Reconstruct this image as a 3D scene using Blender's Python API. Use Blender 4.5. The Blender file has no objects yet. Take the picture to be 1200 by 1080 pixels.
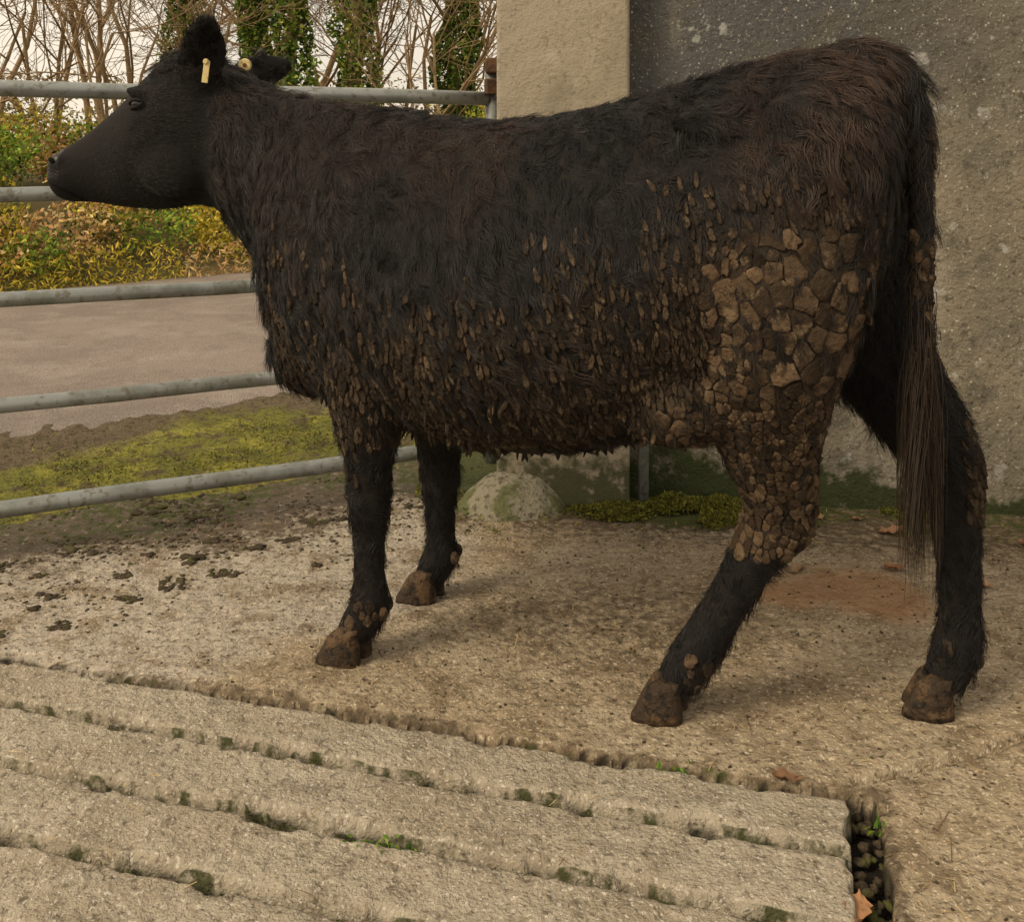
import bpy, bmesh, math, random
import numpy as np
from mathutils import Vector, Matrix, kdtree
from mathutils.bvhtree import BVHTree
rng=np.random.default_rng(11); random.seed(5)
scene=bpy.context.scene
col=scene.collection
# ------------------------------------------------------------ helpers
def link(o,parent=None):
    col.objects.link(o)
    if parent is not None: o.parent=parent
    return o
def empty(name):
    e=bpy.data.objects.new(name,None); e.empty_display_size=.1
    return link(e)
def fast_mesh(name,V,F,mat=None,smooth=True,parent=None,fcol=None,vattr=None):
    V=np.asarray(V,dtype=np.float32); F=np.asarray(F,dtype=np.int32)
    me=bpy.data.meshes.new(name)
    me.vertices.add(len(V)); me.vertices.foreach_set('co',V.ravel())
    k=F.shape[1]
    me.loops.add(F.size); me.loops.foreach_set('vertex_index',F.ravel())
    me.polygons.add(len(F)); me.polygons.foreach_set('loop_start',np.arange(0,F.size,k,dtype=np.int32))
    me.update(calc_edges=True)
    me.polygons.foreach_set('use_smooth',np.full(len(F),smooth))
    if fcol is not None:
        a=me.attributes.new('Col','FLOAT_COLOR','FACE')
        c=np.ones((len(F),4),dtype=np.float32); c[:,:3]=fcol
        a.data.foreach_set('color',c.ravel())
    if vattr:
        for n,arr in vattr.items():
            a=me.attributes.new(n,'FLOAT','POINT'); a.data.foreach_set('value',np.asarray(arr,dtype=np.float32).ravel())
    if mat: me.materials.append(mat)
    o=bpy.data.objects.new(name,me)
    return link(o,parent)
_T=np.random.default_rng(3).random((256,256))
def vn(x,y,seed=0):
    x=np.asarray(x)+seed*17.3; y=np.asarray(y)+seed*9.7
    xi=np.floor(x).astype(int); yi=np.floor(y).astype(int)
    fx=x-xi; fy=y-yi; fx=fx*fx*(3-2*fx); fy=fy*fy*(3-2*fy)
    a=_T[xi%256,yi%256]; b=_T[(xi+1)%256,yi%256]; c=_T[xi%256,(yi+1)%256]; d=_T[(xi+1)%256,(yi+1)%256]
    return (a*(1-fx)+b*fx)*(1-fy)+(c*(1-fx)+d*fx)*fy
def fbm(x,y,s,o=4,seed=0):
    r=0;a=.5;t=0
    for i in range(o):
        r=r+a*vn(x*s,y*s,seed+i*3); t+=a; a*=.5; s*=2.03
    return r/t
def sstep(a,b,x):
    t=np.clip((x-a)/(b-a),0,1); return t*t*(3-2*t)
# ------------------------------------------------------------ materials
def material(name,base,layers=(),rough=.85,bumps=(),attr=None,spec=.25,metallic=0.,translucent=0.):
    m=bpy.data.materials.new(name); m.use_nodes=True
    nt=m.node_tree; N=nt.nodes; L=nt.links; N.clear()
    out=N.new('ShaderNodeOutputMaterial'); b=N.new('ShaderNodeBsdfPrincipled')
    b.inputs['Roughness'].default_value=rough; b.inputs['Metallic'].default_value=metallic
    b.inputs['Specular IOR Level'].default_value=spec
    tc=N.new('ShaderNodeTexCoord')
    def tex(kind,scale,detail,stretch=None):
        src=tc.outputs['Object']
        if stretch:
            mp=N.new('ShaderNodeMapping'); mp.inputs['Scale'].default_value=stretch
            L.new(src,mp.inputs['Vector']); src=mp.outputs['Vector']
        if kind=='noise':
            t=N.new('ShaderNodeTexNoise'); t.inputs['Scale'].default_value=scale; t.inputs['Detail'].default_value=detail
            t.inputs['Roughness'].default_value=.62
            L.new(src,t.inputs['Vector']); return t.outputs['Fac']
        if kind=='voronoi':
            t=N.new('ShaderNodeTexVoronoi'); t.inputs['Scale'].default_value=scale
            L.new(src,t.inputs['Vector']); return t.outputs['Distance']
        if kind=='attr':
            t=N.new('ShaderNodeAttribute'); t.attribute_name=scale; return t.outputs['Fac']
    if attr:
        a=N.new('ShaderNodeAttribute'); a.attribute_name=attr; cur=a.outputs['Color']
    else:
        c=N.new('ShaderNodeRGB'); c.outputs[0].default_value=(*base,1); cur=c.outputs[0]
    for l in layers:
        kind,scale,detail,lo,hi,colr,amt=l[:7]; st=l[7] if len(l)>7 else None
        f=tex(kind,scale,detail,st)
        if len(l)>8:
            at=N.new('ShaderNodeAttribute'); at.attribute_name=l[8]
            ad=N.new('ShaderNodeMath'); ad.operation='MULTIPLY'; L.new(f,ad.inputs[0]); L.new(at.outputs['Fac'],ad.inputs[1]); f=ad.outputs[0]
        mr=N.new('ShaderNodeMapRange'); mr.interpolation_type='SMOOTHSTEP'
        mr.inputs['From Min'].default_value=lo; mr.inputs['From Max'].default_value=hi
        mr.inputs['To Min'].default_value=0; mr.inputs['To Max'].default_value=amt
        if lo>hi:
            mr.inputs['From Min'].default_value=hi; mr.inputs['From Max'].default_value=lo
            mr.inputs['To Min'].default_value=amt; mr.inputs['To Max'].default_value=0
        L.new(f,mr.inputs['Value'])
        mx=N.new('ShaderNodeMix'); mx.data_type='RGBA'; mx.clamp_factor=True
        L.new(mr.outputs['Result'],mx.inputs[0]); L.new(cur,mx.inputs[6]); mx.inputs[7].default_value=(*colr,1)
        cur=mx.outputs[2]
    L.new(cur,b.inputs['Base Color'])
    nrm=None
    for (kind,scale,detail,strength,dist) in bumps:
        f=tex(kind,scale,detail)
        bp=N.new('ShaderNodeBump'); bp.inputs['Strength'].default_value=strength; bp.inputs['Distance'].default_value=dist
        L.new(f,bp.inputs['Height'])
        if nrm: L.new(nrm,bp.inputs['Normal'])
        nrm=bp.outputs['Normal']
    if nrm: L.new(nrm,b.inputs['Normal'])
    if translucent>0:
        tr=N.new('ShaderNodeBsdfTranslucent'); L.new(cur,tr.inputs['Color'])
        ms=N.new('ShaderNodeMixShader'); ms.inputs[0].default_value=translucent
        L.new(b.outputs[0],ms.inputs[1]); L.new(tr.outputs[0],ms.inputs[2]); L.new(ms.outputs[0],out.inputs[0])
    else: L.new(b.outputs[0],out.inputs[0])
    return m
M={}
M['pad']=material('rough_concrete',(.30,.235,.155),[
  ('noise',3,3,.40,.65,(.37,.305,.215),.8),
  ('attr','pale',0,.1,.9,(.38,.34,.285),.85),
  ('noise',9,5,.47,.66,(.175,.13,.08),.85),
  ('noise',34,4,.52,.66,(.13,.095,.058),.7,(1,1.8,1)),
  ('noise',85,3,.54,.68,(.08,.06,.04),.8),
  ('noise',120,2,.56,.68,(.58,.49,.37),.75),
  ('attr','rust',0,.15,.9,(.30,.155,.07),.65),
  ('noise',40,4,.22,.45,(.08,.057,.036),.85,None,'dirt'),  # dirt, plus the painted shade under the cow
  ('noise',30,4,.27,.42,(.055,.065,.015),.92,None,'moss'),
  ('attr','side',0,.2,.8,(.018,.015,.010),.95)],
  rough=.92,bumps=[('noise',38,5,.9,.014),('noise',150,2,.8,.004)])
M['slat']=material('slat_concrete',(.345,.30,.23),[
  ('noise',4,4,.42,.65,(.28,.235,.17),.85),
  ('noise',13,5,.50,.68,(.20,.165,.12),.75),
  ('noise',60,4,.53,.67,(.13,.105,.075),.85),
  ('noise',130,2,.56,.68,(.56,.51,.43),.75),
  ('noise',26,4,.24,.42,(.045,.048,.016),.95,None,'moss'),
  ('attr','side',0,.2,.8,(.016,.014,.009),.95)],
  rough=.92,bumps=[('noise',40,5,.75,.012),('noise',160,2,.8,.004)])
M['soil']=material('soil',(.018,.014,.010),[('noise',8,4,.55,.65,(.035,.045,.012),.8),('noise',60,3,.5,.7,(.035,.027,.018),.7)],bumps=[('noise',60,4,1,.02)])
M['ground']=material('ground_earth',(.09,.08,.03),[('noise',1.5,4,.45,.65,(.16,.12,.05),.8)],bumps=[('noise',20,4,1,.03)])
M['moss']=material('moss_ground',(.17,.165,.03),[('noise',4,4,.45,.6,(.29,.27,.045),.85),('noise',9,4,.50,.62,(.11,.08,.045),.9),
  ('attr','dirt',0,.2,.9,(.14,.10,.07),.9),('noise',50,4,.48,.64,(.05,.048,.016),.75)],rough=.95,bumps=[('noise',30,5,1,.035),('noise',140,2,1,.008)])
M['road']=material('asphalt_road',(.25,.20,.17),[('noise',.9,5,.4,.62,(.17,.135,.115),.85),('noise',3,5,.48,.66,(.31,.26,.225),.6),('noise',8,4,.5,.7,(.15,.12,.10),.5),('noise',150,2,.5,.62,(.09,.075,.065),.7),('noise',220,2,.56,.66,(.48,.43,.38),.55)],
  rough=.65,bumps=[('noise',130,2,.9,.007)])
M['wall']=material('weathered_render',(.165,.145,.11),[
  ('noise',1.3,4,.42,.62,(.235,.20,.145),.9),
  ('attr','dark',0,.05,.95,(.07,.071,.074),.88),
  ('noise',5,5,.48,.64,(.095,.088,.07),.75),
  ('noise',2.2,5,.55,.68,(.29,.26,.21),.6,(1.6,1.6,.45)),
  ('noise',50,4,.54,.68,(.06,.053,.040),.7),
  ('noise',120,2,.60,.70,(.42,.39,.32),.55),
  ('noise',11,3,.62,.69,(.36,.355,.33),.7),
  ('voronoi',30,0,.13,.07,(.50,.48,.41),.7),
  ('noise',22,4,.24,.40,(.030,.040,.012),.95,None,'moss')],
  rough=.93,bumps=[('noise',14,4,.6,.022),('noise',90,3,.8,.006)])
M['pillar']=material('pillar_render',(.32,.275,.205),[
  ('noise',2.5,5,.42,.65,(.235,.20,.145),.8),('noise',60,4,.55,.68,(.15,.12,.09),.55),('noise',9,5,.55,.7,(.40,.35,.27),.6),
  ('noise',22,4,.26,.45,(.045,.05,.02),.9,None,'moss')],rough=.9,bumps=[('noise',10,5,.5,.02),('noise',120,2,.6,.004)])
M['galv']=material('galvanised_steel',(.27,.285,.28),[('noise',7,5,.45,.62,(.17,.18,.155),.8),('noise',40,4,.53,.66,(.12,.105,.07),.75),('noise',18,4,.6,.72,(.40,.41,.40),.6)],
  rough=.45,metallic=.4,spec=.5,bumps=[('noise',60,4,.3,.002)])
M['rust']=material('rusty_iron',(.07,.042,.028),[('noise',50,4,.45,.6,(.14,.07,.035),.7)],rough=.9,bumps=[('noise',90,4,.8,.003)])
M['mound']=material('old_concrete',(.26,.235,.17),[('noise',9,4,.48,.60,(.10,.11,.035),.85),('noise',60,4,.50,.64,(.09,.075,.05),.85)],rough=.95,bumps=[('noise',30,5,1,.025)])
M['leaf']=material('foliage',(.1,.1,.02),attr='Col',rough=.6,translucent=.3)
M['litter']=material('dead_leaf',(.2,.1,.05),[('noise',120,3,.5,.7,(.09,.045,.025),.6)],attr='Col',rough=.8,translucent=.1)
M['bark']=material('bark',(.26,.175,.095),[('noise',6,3,.45,.65,(.36,.26,.15),.8)],rough=.95)
M['hide']=material('black_hide',(.008,.0065,.006),[('noise',14,3,.5,.7,(.016,.011,.008),.7),('attr','mudd',0,.3,1.,(.035,.024,.015),.75)],rough=.85,bumps=[('noise',120,3,.6,.004)])
M['nose']=material('nose_skin',(.010,.009,.009),rough=.42,spec=.4,bumps=[('voronoi',160,0,.5,.002)])
M['eye']=material('eye_gloss',(.006,.004,.004),rough=.06,spec=.6)
M['dark']=material('nostril',(.002,.002,.002),rough=1)
M['mud']=material('dried_mud',(.1,.07,.04),[('noise',70,4,.5,.66,(.035,.022,.012),.8),('noise',30,4,.55,.68,(.19,.135,.08),.55)],attr='Col',rough=.95,bumps=[('noise',90,4,1.,.008)])
M['hoof']=material('muddy_hoof',(.040,.026,.016),[('noise',22,4,.47,.60,(.115,.068,.034),.8),('noise',60,4,.50,.62,(.012,.009,.006),.9)],rough=.7,bumps=[('noise',45,5,1,.014)])
M['tag']=material('tag_plastic',(.60,.47,.22),[('noise',60,4,.5,.7,(.22,.16,.07),.7)],rough=.5)
M['clod']=material('dirt_clod',(.05,.037,.023),[('noise',20,4,.50,.62,(.075,.078,.018),.8),('noise',60,4,.5,.7,(.12,.088,.055),.6)],rough=.95,bumps=[('noise',90,4,1,.006)])
def hairmat():
    m=bpy.data.materials.new('cow_hair'); m.use_nodes=True; nt=m.node_tree
    b=nt.nodes['Principled BSDF']; a=nt.nodes.new('ShaderNodeAttribute'); a.attribute_name='hcol'
    nt.links.new(a.outputs['Color'],b.inputs['Base Color']); b.inputs['Roughness'].default_value=.42
    b.inputs['Specular IOR Level'].default_value=.34
    return m
M['hair']=hairmat()
# ------------------------------------------------------------ camera, sun, sky
cam=bpy.data.objects.new('camera',bpy.data.cameras.new('camera')); link(cam)
cam.location=(0,0,1.1); cam.rotation_euler=(math.radians(90),0,0)
cam.data.lens=36; cam.data.sensor_width=36; cam.data.shift_y=-.3125; cam.data.clip_end=2000; cam.data.clip_start=.02
scene.camera=cam
SUN_DIR=Vector((-.80,-.55,.80)).normalized()
sl=bpy.data.lights.new('sun','SUN'); sl.energy=2.8; sl.angle=math.radians(22); sl.color=(1,.84,.60)
so=link(bpy.data.objects.new('sun',sl)); so.rotation_euler=SUN_DIR.to_track_quat('Z','Y').to_euler()
w=bpy.data.worlds.new('World'); scene.world=w; w.use_nodes=True
nt=w.node_tree; N=nt.nodes; L=nt.links
bg=N['Background']; bg.inputs['Strength'].default_value=.10
sk=N.new('ShaderNodeTexSky'); sk.sky_type='NISHITA'; sk.sun_disc=False
sk.sun_elevation=math.asin(SUN_DIR.z); sk.sun_rotation=math.atan2(SUN_DIR.x,SUN_DIR.y)%(2*math.pi); sk.dust_density=3
tc=N.new('ShaderNodeTexCoord'); nz=N.new('ShaderNodeTexNoise'); nz.inputs['Scale'].default_value=2.2; nz.inputs['Detail'].default_value=5
L.new(tc.outputs['Generated'],nz.inputs['Vector'])
mr=N.new('ShaderNodeMapRange'); mr.inputs['From Min'].default_value=.33; mr.inputs['From Max'].default_value=.6; mr.inputs['To Min'].default_value=.65; mr.inputs['To Max'].default_value=.98
L.new(nz.outputs['Fac'],mr.inputs['Value'])
mx=N.new('ShaderNodeMix'); mx.data_type='RGBA'; L.new(mr.outputs[0],mx.inputs[0]); L.new(sk.outputs[0],mx.inputs[6]); mx.inputs[7].default_value=(11.4,10.0,8.0,1)
L.new(mx.outputs[2],bg.inputs['Color'])
scene.view_settings.view_transform='Standard'; scene.view_settings.look='None'; scene.view_settings.exposure=0
# ------------------------------------------------------------ ground
R=400
fast_mesh('ground',[(-R,-R,-.12),(R,-R,-.12),(R,R,-.12),(-R,R,-.12)],[(0,1,2,3)],M['ground'])
def axis(pieces):
    out=[]
    for a,b,st in pieces: out.append(np.arange(a,b,st))
    return np.unique(np.round(np.concatenate(out),5))
def grid(name,xs,ys,zf,mat,attrs=None,xf=None):
    X,Y=np.meshgrid(xs,ys); Z=zf(X,Y)
    V=np.stack([X,Y,Z],-1).reshape(-1,3) if xf is None else xf(X,Y,Z).reshape(-1,3)
    nx=len(xs); ny=len(ys)
    i=np.arange(nx*ny).reshape(ny,nx)
    F=np.stack([i[:-1,:-1],i[:-1,1:],i[1:,1:],i[1:,:-1]],-1).reshape(-1,4)
    at={k:f(X,Y) for k,f in (attrs or {}).items()}
    return fast_mesh(name,V,F,mat,True,None,None,at)
AX=np.array([.9627,-.2706]); CX=np.array([-.2706,-.9627])
def ac(X,Y): return AX[0]*X+AX[1]*Y, CX[0]*X+CX[1]*Y
def gate_d(X,Y): # signed distance beyond the gate line
    return (X+.0636)*(-.423)+(Y-3.318)*.906
def segd(X,Y,x0,y0,x1,y1):
    dx,dy=x1-x0,y1-y0; t=np.clip(((X-x0)*dx+(Y-y0)*dy)/(dx*dx+dy*dy),0,1)
    return np.hypot(X-x0-t*dx,Y-y0-t*dy)
def jointd(X,Y):
    a,c=ac(X,Y); j=.022*(fbm(X,Y,22,3,5)-.5)
    return np.minimum(c+1.822+j,.130-a+j)
def padz(X,Y):
    z=.012*(fbm(X,Y,1.5,3,1)-.5)+.013*(fbm(X,Y,9,4,2)-.5)+.008*(fbm(X,Y,45,3,3)-.5)
    ins=jointd(X,Y)
    z=z-.12*sstep(0,.008,ins)-.003*sstep(-.012,0,ins)
    jd=.05*(fbm(X,Y,6,4,8)-.5)
    d=segd(X+jd,Y+jd,.60,1.77,4.,2.95)
    z=z-.022*(1-sstep(.003,.014,d))
    d=segd(X+jd,Y+jd,-1.0,2.17,-3.,2.6); z=z-.02*(1-sstep(.002,.02,d))
    e=gate_d(X,Y)+.25*(fbm(X,Y,3,4,9)-.5)
    z=z-.10*sstep(.28,.36,e)*(X<.2)
    return z
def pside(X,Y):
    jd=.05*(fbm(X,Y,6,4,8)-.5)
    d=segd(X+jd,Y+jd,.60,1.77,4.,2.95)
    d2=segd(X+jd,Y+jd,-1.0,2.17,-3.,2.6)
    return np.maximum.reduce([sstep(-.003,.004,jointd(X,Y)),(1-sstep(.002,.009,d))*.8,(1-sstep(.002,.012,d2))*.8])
def pale(X,Y): 
    d=(Y-2.20)+(-X-.35)*.55+.35*(fbm(X,Y,4,4,12)-.5)
    return sstep(.0,.25,d)*sstep(.05,-.25,X+.1*(fbm(X,Y,5,3,13)-.5))*.9
def rust(X,Y): return (1-sstep(.3,1.15,np.hypot((X-.82)/.27,(Y-2.52)/.22)+1.5*(fbm(X,Y,7,5,15)-.5)))*.85
def wallY(X): return 3.20-.128*X
def pmoss(X,Y):
    w=(1-sstep(.02,.40,wallY(X)-Y-.34*(fbm(X,Y,4,3,20)-.5)))*(X>-.25)*(1-.30*sstep(.75,1.1,X))
    g=sstep(-.35,.25,gate_d(X,Y)+.6*(fbm(X,Y,3.5,4,21)-.5))*(X<.1)
    a,c=ac(X,Y)
    s=sstep(-.010,.0,np.minimum(c+1.822,.130-a)+.02*(fbm(X,Y,12,3,22)-.5))*.6
    return np.clip(np.maximum(np.maximum(w,g*.72),s),0,1)
def pdirt_shade(X,Y):
    w=(1-sstep(.1,.75,wallY(X)-Y))*(X>0)
    g=sstep(-.6,.1,gate_d(X,Y)+.8*(fbm(X,Y,4,4,25)-.5))*(X<.1)
    a,c=ac(X,Y); s=sstep(-.04,.0,np.minimum(c+1.822,.130-a)+.05*(fbm(X,Y,9,3,24)-.5))*.75
    u=np.exp(-((X-.25)/.75)**2-((Y-2.35)/.45)**2)*.70  # soft shade beneath the cow, painted in along with the dirt
    return np.clip(np.maximum.reduce([w*.85,g,s,u]),0,1)
grid('concrete_yard',axis([(-6,-1.6,.05),(-1.6,1.75,.0062),(1.75,8,.06)]),axis([(-3,1.3,.05),(1.3,3.4,.0065),(3.4,3.9,.02)]),padz,M['pad'],
     {'pale':pale,'rust':rust,'moss':pmoss,'dirt':pdirt_shade,'side':pside})
grid('joint_soil',axis([(-6,-1.6,.1),(-1.6,.9,.009),(.9,1.5,.1)]),axis([(-3,1.25,.1),(1.25,2.9,.009)]),
     lambda X,Y:-.052+.018*(fbm(X,Y,25,4,31)-.5)-.06*(ac(X,Y)[1]<-1.86),M['soil'])
# slats
edges=[-1.800,-1.655,-1.492,-1.332,-1.172,-1.012,-.852,-.692,-.532,-.372]
VV=[];FF=[];MO=[];SI=[];off=0
for k in range(len(edges)-1):
    c0=edges[k]; c1=edges[k+1]-.024
    av=axis([(-4.,-1.9,.06),(-1.9,.0,.006)]) ; av=av[av<.055]; av=np.append(av,[.062,.068,.072,.0745,.076])
    n=30; vv=np.concatenate([[0,.010,.025,.05],np.linspace(.09,.91,n-8),[.95,.975,.99,1]])
    A,Vp=np.meshgrid(av,vv)
    endj=.020*(vn(Vp*6,A*0+k,41)-.5)
    Cc=c0+(c1-c0)*Vp+.011*(fbm(A+k*3,Vp*0,14,4,40+k)-.5)*np.clip(1-Vp*2,0,1)+.011*(fbm(A+k*5,Vp*0,14,4,60+k)-.5)*np.clip(Vp*2-1,0,1)
    A2=A+endj*(A>-.02)
    X=AX[0]*A2+CX[0]*Cc; Y=AX[1]*A2+CX[1]*Cc
    ed=np.minimum(np.minimum(Vp,1-Vp)*(c1-c0),(.076-A))
    jj=.010*(fbm(X,Y,40,3,7)-.5)
    chip=sstep(.62,.72,fbm(X,Y,16,3,77))*(1-sstep(.0,.018,ed))
    Z=.004*(fbm(X,Y,3,3,50)-.5)+.008*(fbm(X,Y,14,4,51)-.5)+.006*(fbm(X,Y,70,3,52)-.5)+.004*(random.random()-.5)
    Z=Z-.09*(1-sstep(0,.003,ed))-.004*(1-sstep(.0,.010,ed+jj))-.022*chip
    i=np.arange(A.size).reshape(A.shape)+off
    F=np.stack([i[:-1,:-1],i[1:,:-1],i[1:,1:],i[:-1,1:]],-1).reshape(-1,4)
    VV.append(np.stack([X,Y,Z],-1).reshape(-1,3)); FF.append(F); off+=A.size
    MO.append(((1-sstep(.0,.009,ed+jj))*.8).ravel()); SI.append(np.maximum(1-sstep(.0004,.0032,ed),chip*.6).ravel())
fast_mesh('concrete_slat_floor',np.concatenate(VV),np.concatenate(FF),M['slat'],True,vattr={'moss':np.concatenate(MO),'side':np.concatenate(SI)})
# verge and road
RD=np.array([.788,.616]); RN=np.array([-.616,.788])
def rc(X,Y): return RN[0]*X+RN[1]*Y
def vdirt(X,Y):
    c=rc(X,Y); return np.clip(sstep(-.5,.0,c-4.06+.6*(fbm(X,Y,2,3,61)-.5))*.9+ (1-sstep(.0,.55,gate_d(X,Y)+.5*(fbm(X,Y,3,3,62)-.5)))*.95,0,1)*(c<6)
def vergez(X,Y): return -.006+.05*(fbm(X,Y,2.5,4,63)-.5)+.03*(fbm(X,Y,18,3,64)-.5)-.08*(1-sstep(.1,.3,gate_d(X,Y)))-.03*sstep(4.2,4.5,rc(X,Y))
grid('mossy_verge',axis([(-8,-3,.1),(-3,.6,.018),(.6,12,.2)]),axis([(1.,2.4,.05),(2.4,6,.018),(6,11,.1)]),vergez,M['moss'],{'dirt':vdirt})
qs=np.arange(-25,40,.25); cs=np.concatenate([[4.0,4.05,4.1,4.15],np.arange(4.2,8.2,.1)])
def roadxf(Q,C,Z):
    C2=C+.12*(fbm(Q,C,1.2,3,70)-.5)*((C<4.3)|(C>7.9))
    return np.stack([RD[0]*Q+RN[0]*C2,RD[1]*Q+RN[1]*C2,Z],-1)
grid('road',qs,cs,lambda Q,C:.0+.02*np.sin((C-4)/4*math.pi)-.06*(1-sstep(4.,4.18,C)),M['road'],None,roadxf)
def bankz(Q,C): return -.03+.55*sstep(8.1,10.2,C)+.22*(fbm(Q,C,1.3,4,72)-.5)*sstep(8.0,8.6,C)
grid('roadside_bank',np.arange(-25,45,.25),np.concatenate([np.arange(8.0,11,.12),np.arange(11,60,2.)]),bankz,M['ground'],None,
     lambda Q,C,Z:np.stack([RD[0]*Q+RN[0]*C,RD[1]*Q+RN[1]*C,Z],-1))
# ------------------------------------------------------------ wall, pillar, gate
def wall():
    X=axis([(.0,1.9,.02),(1.9,6.01,.1)]); Z=axis([(-.06,2.61,.02)])
    XX,ZZ=np.meshgrid(X,Z); YY=wallY(XX)-.006*(fbm(XX,ZZ,5,4,80)-.5)-.012*(fbm(XX,ZZ,1.2,3,81)-.5)
    V=np.stack([XX,YY,ZZ],-1).reshape(-1,3); nx=len(X); i=np.arange(V.shape[0]).reshape(len(Z),nx)
    F=np.stack([i[:-1,:-1],i[:-1,1:],i[1:,1:],i[1:,:-1]],-1).reshape(-1,4)
    b=len(V); t=.2
    x0,x1,z0,z1=X[0],X[-1],Z[0],Z[-1]
    Vb=[(x0,wallY(x0)+t,z0),(x1,wallY(x1)+t,z0),(x1,wallY(x1)+t,z1),(x0,wallY(x0)+t,z1),(x0,wallY(x0)-.02,z1),(x1,wallY(x1)-.02,z1),(x0,wallY(x0)-.0,z0),(x1,wallY(x1),z0)]
    V=np.vstack([V,Vb]); F=np.vstack([F,[(b+1,b,b+3,b+2),(b+4,b+5,b+2,b+3),(b,b+6,b+4,b+3),(b+7,b+1,b+2,b+5)]])
    x=V[:,0];z=V[:,2]
    dark=sstep(.70,1.35,z+.5*(fbm(x,z,1.6,4,83)-.5))*(1-.6*sstep(.9,1.5,x+.5*(fbm(x,z,1.5,3,85)-.5)))
    moss=(1-sstep(.0,.28,z+.25*(fbm(x,z,6,3,84)-.5)))*(1-.2*sstep(.8,1.2,x))
    return fast_mesh('concrete_wall',V,F,M['wall'],False,vattr={'dark':dark,'moss':moss})
wo=wall()
for p in list(wo.data.polygons)[:-4]: p.use_smooth=True
def box(bm,cx,cy,cz,sx,sy,sz,rot=0,bev=0):
    r=bmesh.ops.create_cube(bm,size=1); vs=r['verts']
    bmesh.ops.scale(bm,vec=(sx,sy,sz),verts=vs)
    if bev:
        es=list({e for v in vs for e in v.link_edges})
        rr=bmesh.ops.bevel(bm,geom=es,offset=bev,segments=3,affect='EDGES',profile=.5); vs=[v for v in rr['verts']]
        vs=list({v for f in rr['faces'] for v in f.verts}|set(vs))
    bmesh.ops.rotate(bm,verts=vs,cent=(0,0,0),matrix=Matrix.Rotation(rot,3,'Z'))
    bmesh.ops.translate(bm,verts=vs,vec=(cx,cy,cz))
def bm_obj(bm,name,mat,parent=None,smooth=False):
    me=bpy.data.meshes.new(name); bm.to_mesh(me); bm.free(); me.materials.append(mat)
    if smooth:
        for p in me.polygons: p.use_smooth=True
    return link(bpy.data.objects.new(name,me),parent)
bm=bmesh.new(); box(bm,.165,3.20,1.27,.40,.26,2.66,math.radians(-6),.012)
for zc in (.06,.14,.30):
    bmesh.ops.bisect_plane(bm,geom=list(bm.verts)+list(bm.edges)+list(bm.faces),plane_co=(0,0,zc),plane_no=(0,0,1))
po=bm_obj(bm,'wall_pillar',M['pillar'])
a=po.data.attributes.new('moss','FLOAT','POINT')
for i,v in enumerate(po.data.vertices): a.data[i].value=1.0 if v.co.z<.08 else (.7 if v.co.z<.2 else 0.)
def tube_pts(pts,rad,n=16,cap=True):
    V=[];F=[]
    pts=[Vector(p) for p in pts]
    prevU=None
    for i,p in enumerate(pts):
        T=(pts[min(i+1,len(pts)-1)]-pts[max(i-1,0)]).normalized()
        U=T.cross(Vector((0,0,1))); 
        if U.length<.1: U=T.cross(Vector((0,1,0)))
        U.normalize()
        if prevU is not None and U.dot(prevU)<0: U=-U
        prevU=U; W=T.cross(U).normalized(); r=rad[i] if hasattr(rad,'__len__') else rad
        for k in range(n):
            t=2*math.pi*k/n; V.append(p+U*math.cos(t)*r+W*math.sin(t)*r)
    for i in range(len(pts)-1):
        for k in range(n):
            F.append((i*n+k,i*n+(k+1)%n,(i+1)*n+(k+1)%n,(i+1)*n+k))
    if cap:
        F.append(tuple(range(n))[::-1]); F.append(tuple((len(pts)-1)*n+k for k in range(n)))
    return V,F
def join_py(name,parts,mat,parent=None,smooth=True):
    V=[];F=[];
    for v,f in parts:
        o=len(V); V+= [tuple(x) for x in v]; F+=[tuple(i+o for i in q) for q in f]
    me=bpy.data.meshes.new(name); me.from_pydata(V,[],F); me.materials.append(mat); me.update()
    for p in me.polygons: p.use_smooth=(len(p.vertices)<=4) and smooth
    return link(bpy.data.objects.new(name,me),parent)
G0=Vector((-.0636,3.318,0)); GD=Vector((-.906,-.423,0)).normalized()
def gp(k,z): return G0+GD*k+Vector((0,0,z))
gate=empty('metal_gate')
parts=[]
for z,r in ((1.238,.0225),(.9575,.0205),(.677,.0205),(.399,.0205),(.123,.0225)):
    parts.append(tube_pts([gp(.02+3.4*i/12,z+.002*math.sin(i*1.7+z*9)) for i in range(13)],r))
join_py('bars',parts,M['galv'],gate)
join_py('stiles',[tube_pts([gp(.0,.06),gp(0,1.33)],.024),tube_pts([gp(3.42,.08),gp(3.42,1.28)],.024)],M['galv'],gate)
bm=bmesh.new()
for z in (1.285,.16):
    box(bm,-.02,3.30,z,.13,.05,.014,math.radians(-4),.002)
    box(bm,-.062,3.285,z-.012,.05,.03,.05,math.radians(20),.004)
box(bm,-.0636,3.29,1.34,.045,.05,.05,0,.008)
bm_obj(bm,'hinges',M['rust'],gate)
join_py('steel_post',[tube_pts([(.395,3.085,-.03),(.395,3.085,.40),(.393,3.085,.62)],.017)],M['galv'])
join_py('gate_post',[tube_pts([gp(3.52,-.05),gp(3.52,1.45)],.05)],M['galv'])
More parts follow.
